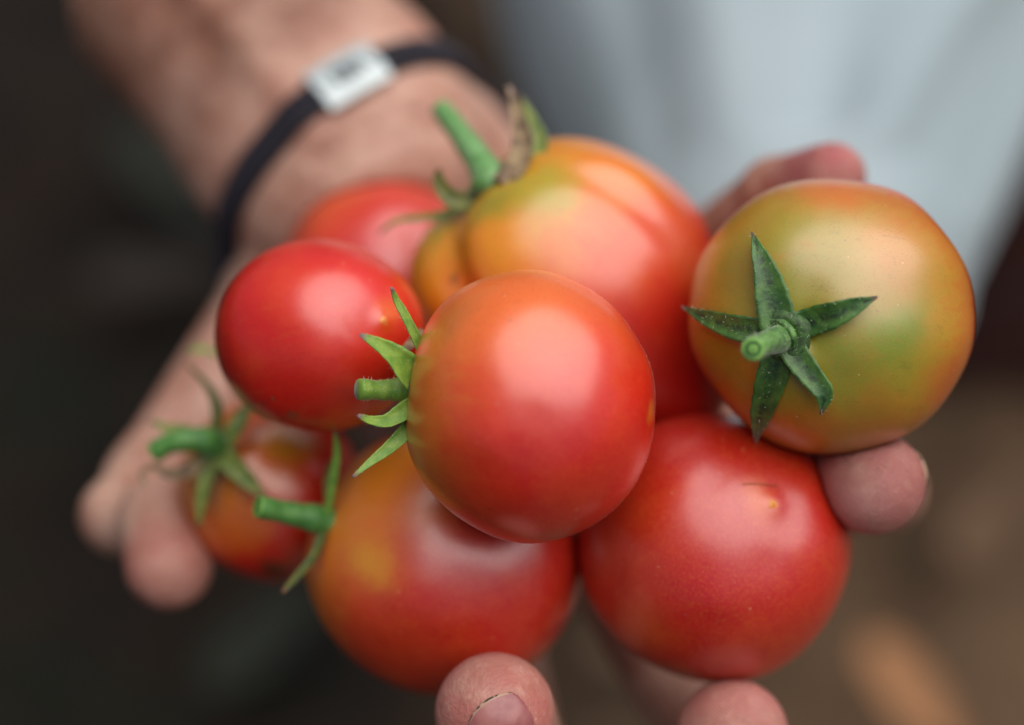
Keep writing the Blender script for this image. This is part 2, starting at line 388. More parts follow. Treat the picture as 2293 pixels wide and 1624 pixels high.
# T4 lower middle
t4, r4 = tomato('middle', 'orange to red tomato at the bottom middle with a yellow patch and left-pointing stem',
    Tom(Q(996, 1262, 50.9), (3.78, 3.55, 3.5), (-.86, .32, .35),
        bumps=[((-.45, .89, 0), .05, .38), ((-.75, .6, 0), -.035, .22), ((.5, -.86, 0), .01, .4), ((-1, -.1, 0), .01, .3), ((-.22, -.12, -.96), .016, .2), ((.16, .0, -.98), -.014, .2)], dimple=.05, dsig=.3),
    [(-1, lin(188, 22, 18)), (-.3, lin(190, 30, 20)), (.15, lin(198, 56, 22)), (.6, lin(204, 98, 28)), (1, lin(208, 128, 30))],
    [(820, 1262, 90, lin(216, 156, 34), .95), (870, 1020, 270, lin(222, 146, 34), 1.), (790, 1150, 220, lin(216, 122, 32), .9), (960, 1100, 150, lin(206, 90, 36), .5), (900, 1480, 260, lin(190, 46, 18), .7), (1150, 1330, 260, lin(182, 24, 18), .7), (750, 1350, 80, lin(196, 84, 24), .5)],
    fleck=.38, rough=.33)
# T5 back, lobed orange
def p5(d): return unit(d)
t5 = Tom(Q(1262, 628, 52.3), (4.28, 4.0, 3.95), (-.62, .66, -.20), dimple=.12, dsig=.45)
t5.grooves = [(t5.phi((-.74, .12, -.64)), .10, .17, 1.0, .8), (t5.phi((.54, .39, -.74)), .034, .13, 1.3, .7), (t5.phi((.9, .3, -.2)), .02, .2, 1.3, .6)]
t5.bumps = [(unit((.15, .95, -.2)), .025, .5), (unit((.75, .5, -.4)), -.01, .3), (unit((-.97, .05, -.2)), .035, .3), (unit((.35, .75, -.55)), .02, .25), (unit((.72, -.69, 0)), .40, .48)]
t5, r5 = tomato('back', 'big lobed orange tomato at the back with a green shoulder and a long upright stem', t5,
    [(-1, lin(186, 20, 16)), (-.35, lin(192, 34, 20)), (0, lin(206, 72, 26)), (.45, lin(212, 112, 26)), (.8, lin(206, 140, 26)), (1, lin(140, 138, 26))],
    [(1200, 420, 120, lin(158, 152, 28), .85), (1110, 460, 90, lin(140, 140, 30), .85), (1110, 560, 110, lin(224, 146, 28), .75), (1400, 360, 170, lin(222, 122, 14), .8), (1300, 340, 110, lin(216, 128, 18), .7),
     (960, 520, 60, lin(170, 150, 30), .8), (1480, 740, 220, lin(196, 34, 20), .8), (1400, 560, 180, lin(216, 84, 44), .5), (1540, 560, 120, lin(206, 84, 24), .6), (1540, 860, 150, lin(180, 12, 12), .9), (1010, 620, 26, lin(90, 40, 20), .7)], fleck=.18, rough=.30)
# T6 left red
t6, r6 = tomato('left', 'small glossy bright red tomato at the left with its blossom tip turned right',
    Tom(Q(716, 753, 49.2), (2.78, 2.60, 2.7), (-.56, -.12, .62), bumps=[((.7, .7, 0), -.006, .4), ((.1, .3, -.95), .012, .25), ((.5, .1, -.85), -.012, .2)], dimple=.08, blossom=.03),
    [(-1, lin(206, 30, 16)), (.1, lin(200, 18, 12)), (.6, lin(200, 34, 14)), (1, lin(200, 60, 18))],
    [(868, 706, 55, lin(230, 110, 34), .8), (640, 620, 130, lin(212, 52, 22), .6), (840, 640, 120, lin(212, 30, 14), .5), (900, 780, 70, lin(196, 30, 14), .4)], fleck=.14, rough=.32)
scar(t6, r6, .07)
# T7 far back left
t7, r7 = tomato('far', 'blurred orange red tomato at the very back against the wrist, mostly hidden',
    Tom(Q(872, 648, 57.6), (3.45, 3.40, 3.2), (.3, .5, .8), dimple=.04),
    [(-1, lin(200, 30, 26)), (.3, lin(206, 46, 26)), (1, lin(206, 80, 28))], [(720, 470, 160, lin(214, 82, 30), .7), (930, 420, 120, lin(204, 62, 30), .5)], fleck=.1, rough=.32)
# T8 lower-left small
t8, r8 = tomato('small', 'small blurred red and orange tomato beside the thumb, with a spreading calyx',
    Tom(Q(606, 1098, 54), (2.62, 2.66, 2.5), (-.62, .32, -.70), bumps=[((-.8, -.4, 0), -.02, .4)], dimple=.06, dsig=.35),
    [(-1, lin(176, 16, 10)), (-.2, lin(188, 18, 10)), (.25, lin(196, 30, 14)), (.75, lin(206, 96, 22)), (1, lin(170, 120, 30))],
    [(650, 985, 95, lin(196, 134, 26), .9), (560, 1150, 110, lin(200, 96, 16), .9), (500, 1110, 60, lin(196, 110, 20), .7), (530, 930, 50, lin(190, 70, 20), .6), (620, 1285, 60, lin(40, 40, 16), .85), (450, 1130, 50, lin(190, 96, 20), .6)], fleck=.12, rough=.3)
TOMS = [t1, t2, t3, t4, t5, t6, t7, t8]

# ---- calyces and stems
def onsurf(tom, lst):
    """(px,py,lift cm) on the fruit or (px,py,'d',depth)"""
    out = []
    for a in lst:
        if len(a) == 4: out.append(Q(a[0], a[1], a[3]))
        else:
            h = tom.hit(a[0], a[1]); 
            if h is None: h = Q(a[0], a[1], tom.c[2])
            out.append(h - np.array([0, 0, a[2]]))
    return out
def pw(px, d): return px*d/KS
# T2 star
D2 = 44.6
sep2 = [
 ([(1748, 742, .06), (1733, 690, .12), (1715, 620, .22), (1694, 565, .34), (1678, 523, .42)], [86, 84, 62, 32, 4]),
 ([(1762, 742, .06), (1810, 722, .12), (1865, 705, .22), (1915, 684, .3), (1958, 666, .4)], [74, 66, 60, 36, 4]),
 ([(1742, 752, .06), (1690, 742, .12), (1635, 732, .25), (1575, 712, .45), (1521, 689, .75)], [74, 62, 56, 34, 5]),
 ([(1748, 772, .06), (1735, 815, .12), (1716, 875, .22), (1697, 935, .40), (1684, 988, .75)], [80, 74, 66, 44, 5]),
 ([(1766, 765, .06), (1782, 798, .12), (1813, 842, .25), (1838, 882, .42), (1829, 927, .55)], [72, 62, 54, 42, 4])]
pth = []
hc2 = t2.hit(1757, 753)
for L, Wd in sep2:
    pts = onsurf(t2, L)
    o, P, Wx = ribbon('sepal', pts, [pw(x, D2) for x in Wd], M_DEEP, r2, thick=.05, cup=.16, facing=lambda p: unit(np.array([0, 0, -1.])*1.0+.35*unit(p-t2.c)), nseg=34)
    pth.append((P, Wx*.5))
# calyx disc
Vd = []; Fd = []; m = 28
for k, (q, h) in enumerate(((1.25, -.04), (1.1, .07), (.86, .12), (.66, .09), (.55, .06), (0.3, .1))):
    for j in range(m):
        a = 2*math.pi*j/m; Vd.append(hc2+t2.ax*(h+.02)+pw(50, D2)*q*(math.cos(a)*t2.u+math.sin(a)*t2.v)*(1+.05*math.sin(5*a+.6)))
for k in range(5):
    for j in range(m): l = (j+1) % m; Fd.append((k*m+j, k*m+l, (k+1)*m+l, (k+1)*m+j))
Fd.append(tuple(5*m+j for j in range(m)))
M_RIM = plant_mat('calyx_rim', lin(62, 98, 40), lin(40, 62, 30), None, .6, 700)
mesh_obj('calyx_disc', np.array(Vd), Fd, M_RIM, r2)
s2, Ps, Rs = stem([hc2+t2.ax*.02, hc2+t2.ax*.22+np.array([-.12, -.05, 0]), Q(1708, 771, 43.95), Q(1688, 781, 43.62), Q(1686, 782, 43.45)], [.40, .34, .29, .275, .28], r2, plant_mat('mottled_stem', lin(96, 140, 66), lin(52, 92, 40), None, .5, 500))
RING = []
for q_, h_ in ((.62, .028), (.22, .035)):
    P_ = [Ps[-1]+unit(Ps[-1]-Ps[-2])*(.05)+.28*q_*(math.cos(a)*np.array([1., 0, 0])+math.sin(a)*np.array([0, 1., 0])) for a in np.linspace(0, 2*math.pi, 25)]
    v_, f_ = tube_arrays(P_, np.full(25, h_), 6, cap=False); mesh_obj('stem_ring', np.array(v_), f_, M_CUTD if q_ > .5 else M_CUT, r2)
fuzz([(Ps, Rs)], r2, 260, .04, .12, .003, 3); fuzz(pth, r2, 60, .04, .12, .0028, 4)
# T1 side calyx
D1 = 45.4
s1, Ps1, Rs1 = stem([Q(925, 874, 46), Q(890, 873, 45.9), Q(850, 874, 45.7), Q(803, 872, 45.4)], [.36, .30, .25, .27], r1, M_FRESH, cut=False)
p1 = []
for L, Wd, mt in [
 ([(948, 790, 45.8), (930, 755, 45.6), (905, 705, 45.4), (888, 675, 45.3), (877, 645, 45.1)], [34, 24, 20, 16, 6], M_FRESH),
 ([(925, 845, 45.4), (905, 822, 45.2), (880, 796, 45.0), (845, 772, 44.8), (806, 750, 44.6)], [70, 70, 50, 32, 8], M_FRESH),
 ([(930, 905, 45.6), (900, 925, 45.4), (865, 944, 45.2), (828, 942, 45.0), (802, 931, 44.8)], [40, 42, 30, 20, 8], M_FRESH),
 ([(930, 935, 45.8), (905, 970, 45.6), (870, 1004, 45.4), (830, 1035, 45.2), (789, 1069, 45.0)], [30, 36, 28, 18, 5], M_FRESH),
 ([(945, 740, 47.4), (925, 765, 47.2), (905, 785, 47.), (888, 800, 46.8)], [16, 22, 18, 10], M_DRY),
 ([(935, 815, 47.2), (905, 820, 47.), (880, 826, 46.8)], [16, 14, 6], M_DRY)]:
    o, P, Wx = ribbon('sepal', [Q(*a) for a in L], [pw(x, D1) for x in Wd], mt, r1, thick=.12, cup=.26, facing=(.25, .35, -1))
    if mt is M_DRY: o['label'] = 'shrivelled grey brown sepal'
    p1.append((P, Wx*.5))
fuzz([(Ps1, Rs1)], r1, 320, .03, .10, .003, 5); fuzz(p1[:4], r1, 70, .03, .09, .0028, 6)
# fine down on the fruit silhouette
dV = []; dF = []
for _ in range(900):
    a = rng.uniform(-1.25, 1.1); d = unit([math.cos(a), math.sin(a), rng.normal()*.10]); p = t1.pts(d[None])[0]; L = rng.uniform(.012, .035); q = p+unit(d+rng.normal(size=3)*.3)*L
    b = unit(np.cross(d, rng.normal(size=3)))*.0014; c = unit(np.cross(d, b))*.0014; k = len(dV); dV += [p+b, p-b*.5+c, p-b*.5-c, q]; dF += [(k, k+1, k+3), (k+1, k+2, k+3), (k+2, k, k+3)]
mesh_obj('fine_hair', np.array(dV), dF, M_HAIR, r1)['kind'] = 'stuff'
# T4
stem([Q(745, 1172, 49.6), Q(700, 1160, 49.3), Q(640, 1148, 49.0), Q(580, 1135, 48.6)], [.42, .38, .31, .30], r4, M_STEM)
p4 = []
for L, Wd, mt in [
 ([(722, 1190, 49.4), (738, 1130, 49.1), (750, 1060, 48.9), (756, 1010, 48.8), (748, 955, 48.7)], [16, 20, 22, 18, 5], M_FRESH),
 ([(730, 1165, 49.4), (722, 1200, 49.1), (700, 1250, 48.9), (665, 1292, 48.8), (632, 1328, 48.7)], [20, 24, 22, 18, 7], M_OLIVE),
 ([(740, 1140, 50.6), (735, 1080, 50.8), (740, 1030, 51.0)], [20, 20, 6], M_PALE)]:
    o, P, Wx = ribbon('sepal', [Q(*a) for a in L], [pw(x, 49) for x in Wd], mt, r4, thick=.07, cup=.2, facing=(-.5, .2, -1)); p4.append((P, Wx*.5))
# T5
stem([Q(1100, 425, 50.3), Q(1088, 385, 50.8), Q(1045, 320, 51.6), Q(988, 245, 52.6)], [.55, .46, .36, .30], r5, plant_mat('pale_stem', lin(124, 166, 108), lin(92, 140, 74), None, .4, 200))
for L, Wd, mt in [
 ([(1000, 262, 52.4), (995, 248, 52.6), (975, 236, 52.8)], [22, 16, 6], M_STEM),
 ([(1075, 440, 50.5), (1040, 455, 50.4), (1005, 440, 50.3), (985, 410, 50.3), (982, 378, 50.3)], [44, 46, 40, 32, 12], M_OLIVE),
 ([(1055, 455, 50.9), (1000, 480, 51.0), (945, 488, 51.2), (890, 495, 51.4), (850, 522, 51.6)], [26, 22, 16, 12, 6], M_PALE),
 ([(1125, 412, 49.8), (1160, 368, 50.0), (1172, 312, 50.4), (1158, 255, 50.8), (1140, 195, 51.2)], [50, 54, 46, 28, 8], M_DRY),
 ([(1150, 408, 50.2), (1195, 362, 50.4), (1208, 318, 50.7), (1192, 268, 51.), (1165, 213, 51.3)], [44, 44, 40, 24, 6], M_PALE)]:
    ribbon('sepal', [Q(*a) for a in L], [pw(x, 51) for x in Wd], mt, r5, thick=.08, cup=.2, facing=(-.3, .4, -1))
# T8
hc8 = Q(492, 1012, 51.4)
stem([Q(492, 1012, 51.9), Q(470, 990, 51.2), Q(420, 985, 50.9), Q(375, 995, 50.9), Q(348, 1012, 51)], [.40, .40, .33, .29, .30], r8, M_STEM)
for L, Wd, mt in [
 ([(480, 1000, 51.7), (488, 950, 51.6), (486, 905, 51.7), (462, 860, 52.0), (415, 812, 52.4)], [40, 32, 26, 16, 5], M_OLIVE),
 ([(486, 795, 53.0), (455, 782, 53.0), (420, 790, 53.0)], [12, 14, 6], M_FRESH),
 ([(500, 1000, 51.6), (525, 965, 51.4), (545, 930, 51.5), (560, 905, 51.7)], [40, 44, 38, 12], M_PALE),
 ([(470, 1000, 51.8), (420, 970, 51.7), (375, 960, 51.7), (335, 942, 51.8)], [40, 34, 22, 6], M_PALE),
 ([(500, 1020, 51.3), (530, 1050, 51.0), (560, 1080, 50.9), (592, 1112, 50.9)], [50, 46, 34, 8], M_PALE),
 ([(480, 1020, 51.4), (462, 1075, 51.2), (452, 1125, 51.2), (446, 1180, 51.3)], [44, 36, 28, 8], M_PALE),
 ([(470, 1022, 51.5), (425, 1055, 51.3), (380, 1062, 51.3), (345, 1045, 51.3), (318, 1060, 51.3), (330, 1095, 51.2)], [44, 38, 24, 14, 12, 6], M_DRY)]:
    o, P, Wx = ribbon('sepal', [Q(*a) for a in L], [pw(x, 51) for x in Wd], mt, r8, thick=.08, cup=.2, facing=(-.4, .3, -1))
    if mt is M_DRY: o['label'] = 'withered curling brown sepal'
# straw fibre on T3
hp = [t3.hit(x, y)-np.array([0, 0, .03+l]) for x, y, l in ((1662, 1084, 0.0), (1690, 1082, .03), (1718, 1085, .03), (1744, 1089, .0))]
Vh, Fh = tube_arrays(spline(hp, 16), np.full(16, .011), 6)
tag(mesh_obj('straw', np.array(Vh), Fh, flat_mat('straw_brown', lin(150, 90, 40), .7)), 'thin dry brown fibre lying across the tip of the deep red tomato', 'straw')
# healed cork scar on T6
def crust(tom, root, px, py, r, n=7, seed=1):
    rr = np.random.default_rng(seed); V = []; F = []
    for _ in range(n):
        h = tom.hit(px+rr.normal()*r, py+rr.normal()*r*.5)
        if h is None: continue
        d = unit(h-tom.c); k = len(V); s = rr.uniform(.02, .06); u = unit(np.cross(d, rr.normal(size=3))); v = np.cross(d, u)
        ring = [h+d*.004+s*(math.cos(a)*u*1.4+math.sin(a)*v*.7) for a in np.arange(7)/7*2*math.pi]
        V += ring + [h+d*s*.35]; F += [(k+j, k+(j+1) % 7, k+7) for j in range(7)]
    if V: return mesh_obj('scab', np.array(V), F, M_CORK, root)
crust(t6, r6, 655, 930, 12, 9, 2); crust(t6, r6, 590, 905, 10, 5, 3); crust(t1, r1, 988, 1163, 2, 3, 4); crust(t3, r3, 1318, 1280, 8, 6, 6)

# ------------------------------------------------------------------ hand: one continuous implicit surface
def cap(P, a, b, ra, rb):
    a = np.asarray(a, float); b = np.asarray(b, float); ba = b-a; pa = P-a
    h = np.clip((pa@ba)/(ba@ba), 0, 1); return np.linalg.norm(pa-h[..., None]*ba, axis=-1)-(ra+(rb-ra)*h)
def ecap(P, a, b, ra, rb, tdir, k):
    """elliptic capsule: thickness along tdir is k times the width"""
    a = np.asarray(a, float); b = np.asarray(b, float); ba = b-a; pa = P-a
    h = np.clip((pa@ba)/(ba@ba), 0, 1); v = pa-h[..., None]*ba; t = v@tdir; v2 = v+(t*(1/k-1))[..., None]*tdir
    return (np.linalg.norm(v2, axis=-1)-(ra+(rb-ra)*h))*(.5+.5*k)
def smin(a, b, k): h = np.clip(.5+.5*(b-a)/k, 0, 1); return b+(a-b)*h-k*h*(1-h)
def smax(a, b, k): return -smin(-a, -b, k)
E = unit(np.array([-.635*.9, .77*.9, .44]))                   # towards the elbow
Wc = Q(730, 294, 60.5)
TD = unit(np.array([0, 0, -1.])-(-E[2])*E)             # thickness direction (towards viewer, perpendicular to the arm)
fingers = {
 'index': [(Q(960, 1150, 62.5), 1.25), (Q(1130, 1440, 58), 1.12), (Q(1180, 1690, 53), 1.15), (Q(1108, 1598, 46.9), 1.54)],
 'middle': [(Q(1260, 1120, 62.5), 1.25), (Q(1495, 1540, 57.5), 1.1), (Q(1690, 1770, 53), 1.15), (Q(1640, 1646, 48.7), 1.48)],
 'ring': [(Q(1480, 960, 62.5), 1.25), (Q(1850, 1120, 60.5), 1.2), (Q(1985, 1100, 55), 1.08), (Q(1960, 1085, 48.1), 1.27)],
 'little': [(Q(1380, 690, 61.5), 1.15), (Q(1590, 545, 57), 1.0), (Q(1735, 428, 54), .95), (Q(1860, 398, 52), 1.0)]}
thumb = [(Q(690, 640, 61.5), 2.3), (Q(348, 1085, 57.5), 1.5), (Q(268, 1155, 55.5), 1.12), (Q(356, 1180, 54.2), 1.28), (Q(378, 1266, 53.0), 1.26)]
TIPS = [fingers['index'][3][0], fingers['middle'][3][0], fingers['ring'][3][0], fingers['little'][3][0], thumb[4][0]]
CRE = []   # creases: (list of pts, radius, depth)
def hand(P, detail=True):
    d = ecap(P, Wc-E*1.0, Wc+E*26, 4.45, 5.4, TD, .72)
    d = smin(d, ecap(P, Wc+E*.6, Q(925, 540, 63.2), 4.45, 4.6, TD, .60), 1.0)
    d = smin(d, ecap(P, Q(920, 560, 63.8), Q(1120, 900, 65), 4.4, 5.0, np.array([0, 0, -1.]), .42), 2.0)
    d = smin(d, cap(P, Q(800, 480, 62.6), Q(700, 620, 62.), 1.9, 2.2), 1.5)        # thenar
    d = smin(d, cap(P, Q(1010, 350, 61.8), Q(1130, 520, 63), 1.9, 2.0), 1.5)     # hypothenar heel
    # tendons of the wrist
    d = smin(d, cap(P, Wc+TD*2.75-E*1.5+RXX*.2, Wc+TD*3.25+E*7+RXX*.2, .35, .3), 1.0)
    d = smin(d, cap(P, thumb[0][0], thumb[1][0], thumb[0][1], thumb[1][1]), 1.2)
    tb = cap(P, thumb[1][0], thumb[2][0], thumb[1][1], thumb[2][1])
    tb = smin(tb, cap(P, thumb[2][0], thumb[3][0], thumb[2][1], 1.0), .35)
    tb = smin(tb, cap(P, thumb[3][0]+np.array([.1, .3, 0]), thumb[4][0], 1.25, thumb[4][1]), .3)
    d = smin(d, tb, .5)
    for k, f in fingers.items():
        q = None
        for i in range(3):
            c = cap(P, f[i][0], f[i+1][0], f[i][1]*(1 if i else 1.0), f[i+1][1])
            q = c if q is None else smin(q, c, .35)
        d = smin(d, q, .9)
    d = smin(d, cap(P, fingers['ring'][3][0]+np.array([-.15, .1, .2]), Q(1830, 1070, 50.5), 1.22, 1.15), .5)
    d = smin(d, cap(P, Q(1470, 860, 63.), Q(1720, 970, 61.), 1.7, 1.4), .8)
    # webs
    kn = [fingers[k][0][0]+np.array([0, 0, .3]) for k in ('index', 'middle', 'ring', 'little')]
    for a_, b_ in zip(kn[:-1], kn[1:]): d = smin(d, cap(P, a_, b_, 1.35, 1.35), 1.0)
    for a_ in kn: d = smin(d, cap(P, Q(1080, 760, 65.3), a_, 1.9, 1.35), 1.0)
    if detail:
        for pts, r, dep in CRE:
            for a, b in zip(pts[:-1], pts[1:]): d = smax(d, -(cap(P, a, b, r, r)), dep)
    for t in TOMS: d = smax(d, -(t.sdf(P)-.012), .14)
    return d
RXX = unit(np.cross(E, TD))
def surf_from(o, dr, f=hand, tmax=6., n=60):
    """outermost zero along a ray starting inside"""
    lo, hi = 0., tmax
    ts = np.linspace(0, tmax, n); v = f(np.array([o+dr*t for t in ts]), False); i = np.argmax(v > 0)
    a, b = ts[max(i-1, 0)], ts[i]
    for _ in range(14):
        c = (a+b)/2
        if f(np.array([o+dr*c]), False)[0] > 0: b = c
        else: a = c
    return o+dr*(a+b)/2, (a+b)/2
def front(px, py, d0=40, d1=70, n=160):
    ds = np.linspace(d0, d1, n); v = hand(np.array([Q(px, py, x) for x in ds]), False); i = int(np.argmax(v < 0))
    return Q(px, py, ds[i])
# nail beds: plate centre, outward direction, distal direction (camera-side)
def surface_nets(f, lo, hi, h):
    lo = np.array(lo, float); n = np.ceil((np.array(hi)-lo)/h).astype(int)+1
    K = 5; nb = np.ceil(n/K).astype(int); n = nb*K
    G = np.full(n, 9., np.float32)
    bi = np.stack(np.meshgrid(*[np.arange(x) for x in nb], indexing='ij'), -1).reshape(-1, 3)
    ctr = lo+(bi*K+(K-1)/2)*h
    dv = np.concatenate([f(ctr[i:i+20000]) for i in range(0, len(ctr), 20000)])
    near = np.abs(dv) < h*K*1.9
    Gb = G.reshape(nb[0], K, nb[1], K, nb[2], K)
    inside = bi[dv < 0]; Gb[inside[:, 0], :, inside[:, 1], :, inside[:, 2], :] = -9.
    off = np.stack(np.meshgrid(*[np.arange(K)]*3, indexing='ij'), -1)
    nbk = bi[near]
    for i in range(0, len(nbk), 1500):
        b = nbk[i:i+1500]; P = lo+(b[:, None, None, None, :]*K+off[None])*h
        Gb[b[:, 0], :, b[:, 1], :, b[:, 2], :] = f(P.reshape(-1, 3)).reshape(len(b), K, K, K)
    s = G < 0
    c = np.zeros(np.array(G.shape)-1, np.int8)
    for dx in (0, 1):
        for dy in (0, 1):
            for dz in (0, 1): c += s[dx:dx+c.shape[0], dy:dy+c.shape[1], dz:dz+c.shape[2]]
    ci = np.argwhere((c > 0) & (c < 8)); idx = np.full(c.shape, -1, np.int64); idx[tuple(ci.T)] = np.arange(len(ci))
    acc = np.zeros((len(ci), 3)); cnt = np.zeros(len(ci))
    corners = [(x, y, z) for x in (0, 1) for y in (0, 1) for z in (0, 1)]
    for a in corners:
        for ax in range(3):
            if a[ax]: continue
            b = list(a); b[ax] = 1
            va = G[tuple((ci+a).T)]; vb = G[tuple((ci+b).T)]; mk = (va < 0) != (vb < 0)
            t = np.where(mk, va/np.where(mk, va-vb, 1), 0); p = np.tile(np.array(a, float), (len(ci), 1)); p[:, ax] += t
            acc[mk] += p[mk]; cnt[mk] += 1
    V = lo+(ci+acc/cnt[:, None])*h
    F = []
    for ax in range(3):
        u, v = [(1, 2), (2, 0), (0, 1)][ax]
        sh = [slice(None)]*3; s0 = list(sh); s0[ax] = slice(0, -1); s1 = list(sh); s1[ax] = slice(1, None)
        e0 = s[tuple(s0)]; e1 = s[tuple(s1)]; ei = np.argwhere(e0 != e1)
        ok = (ei[:, u] > 0) & (ei[:, v] > 0) & (ei[:, u] < c.shape[u]) & (ei[:, v] < c.shape[v]); ei = ei[ok]
        flip = s[tuple(ei.T)]
        def cell(du, dv):
            q = ei.copy(); q[:, u] -= du; q[:, v] -= dv; return idx[tuple(q.T)]
        q = np.stack([cell(1, 1), cell(0, 1), cell(0, 0), cell(1, 0)], 1)
        q[~flip] = q[~flip][:, ::-1]; F.append(q)
    F = np.concatenate(F); F = F[(F >= 0).all(1)]
    return V, F

# creases
def crease_img(pix, r=.05, dep=.06, lift=.02):
    pts = [front(x, y)-np.array([0, 0, lift]) for x, y in pix]; CRE.append((pts, r, dep))
crease_img([(640, 420), (720, 350), (820, 285), (930, 250), (1020, 245)], .07, .12)
crease_img([(690, 440), (790, 350), (900, 300), (1000, 290)], .06, .12)
crease_img([(1690, 395), (1705, 425)], .05, .1); crease_img([(330, 1100), (395, 1085), (440, 1090)], .05, .1)
crease_img([(420, 830), (400, 940), (380, 1010)], .05, .12)

V, F = surface_nets(hand, (-15, -13.5, 45), (13.5, 19, 74), .13)
def largest(V, F):
    lab = np.arange(len(V)); e = np.concatenate([F[:, [0, 1]], F[:, [1, 2]], F[:, [2, 3]]])
    while True:
        old = lab.copy(); m = np.minimum(lab[e[:, 0]], lab[e[:, 1]]); np.minimum.at(lab, e[:, 0], m); np.minimum.at(lab, e[:, 1], m); lab = lab[lab]; lab = lab[lab]
        if (old == lab).all(): break
    u, c = np.unique(lab, return_counts=True); keep = lab == u[c.argmax()]; mp = np.cumsum(keep)-1
    return V[keep], mp[F[keep[F[:, 0]]]]
V, F = largest(V, F)
# light smoothing + skin-scale unevenness
adj = np.zeros_like(V); dg = np.zeros(len(V))
e = np.concatenate([F[:, [0, 1]], F[:, [1, 2]], F[:, [2, 3]], F[:, [3, 0]]])
for _ in range(2):
    adj[:] = 0; dg[:] = 0
    np.add.at(adj, e[:, 0], V[e[:, 1]]); np.add.at(adj, e[:, 1], V[e[:, 0]]); np.add.at(dg, e[:, 0], 1); np.add.at(dg, e[:, 1], 1)
    V = V*.5+.5*adj/np.maximum(dg, 1)[:, None]

def skin_mat():
    N = NT('skin'); tc = N.n('ShaderNodeTexCoord'); obj = tc.outputs['Object']
    base = N.mix(N.rng(N.noise(obj, 45, 4, .6), .35, .65), lin(190, 150, 131), lin(164, 116, 98))
    at = N.n('ShaderNodeAttribute', attribute_name='pink')
    base = N.mix(N.math('MULTIPLY', at.outputs['Fac'], N.rng(N.noise(obj, 110, 3), .3, .6, .6, 1.)), base, lin(178, 92, 92))
    hr = N.n('ShaderNodeAttribute', attribute_name='arm')
    base = N.mix(N.math('MULTIPLY', hr.outputs['Fac'], N.rng(N.noise(obj, 60, 4, .7), .4, .6, .3, .75)), base, lin(112, 70, 50))
    base = N.mix(N.rng(N.noise(obj, 700, 3, .7), .55, .75, 0, .25), base, lin(138, 76, 64))
    pale = N.rng(N.noise(obj, 260, 3, .6), .55, .75, 0, .25); base = N.mix(pale, base, lin(214, 176, 152))
    N.l(base, N.b.inputs['Base Color'])
    N.b.inputs['Subsurface Weight'].default_value = .3; N.b.inputs['Subsurface Radius'].default_value = (1, .35, .2); N.b.inputs['Subsurface Scale'].default_value = .006
    N.l(N.rng(N.noise(obj, 300, 3), .3, .7, .36, .56), N.b.inputs['Roughness'])
    N.b.inputs['IOR'].default_value = 1.42
    # finger ridges on the pads
    rd = N.n('ShaderNodeAttribute', attribute_name='ridge')
    wv = N.n('ShaderNodeTexWave', bands_direction='DIAGONAL'); wv.inputs['Scale'].default_value = 500; wv.inputs['Distortion'].default_value = 5; wv.inputs['Detail'].default_value = 2; wv.inputs['Detail Scale'].default_value = .25
    N.l(obj, wv.inputs['Vector'])
    h = N.math('MULTIPLY', wv.outputs['Fac'], rd.outputs['Fac'])
    n1 = N.bump(h, 1., .0004)
    base = N.mix(N.math('MULTIPLY', h, .3), base, lin(214, 168, 158)); N.l(base, N.b.inputs['Base Color'])
    vo = N.n('ShaderNodeTexVoronoi', feature='DISTANCE_TO_EDGE'); vo.inputs['Scale'].default_value = 620; N.l(obj, vo.inputs['Vector'])
    n2 = N.bump(N.rng(vo.outputs['Distance'], 0, .25), .22, .0002, n1)
    n3 = N.bump(N.noise(obj, 130, 5, .65), .6, .0016, n2); N.l(n3, N.b.inputs['Normal'])
    return N.m
M_SKIN = skin_mat()
person = empty('person', W(np.array([0, 0, 62.])), 'person in pale grey trousers holding a heap of tomatoes in one cupped bare hand', 'person')
body = mesh_obj('body', V, F, M_SKIN, person)
dt = np.min([np.linalg.norm(V-t, axis=1)+(.45 if k == 4 else 0) for k, t in enumerate(TIPS)], 0)
pink = np.clip(1-(dt-1.0)/1.1, 0, 1); arm = np.clip(((V-Wc)@E-.3)/2, 0, 1)
padf = np.min([np.linalg.norm(V-t, axis=1) for t in TIPS[1:4]], 0)
for nm, vals in (('pink', pink), ('arm', arm), ('ridge', np.clip(1-(padf-1.3)/.6, 0, 1))):
    a_ = body.data.attributes.new(nm, 'FLOAT', 'POINT'); a_.data.foreach_set('value', vals.astype(np.float32))
body_bvh = BVHTree.FromPolygons([Vector(v) for v in V], [tuple(map(int, f)) for f in F])

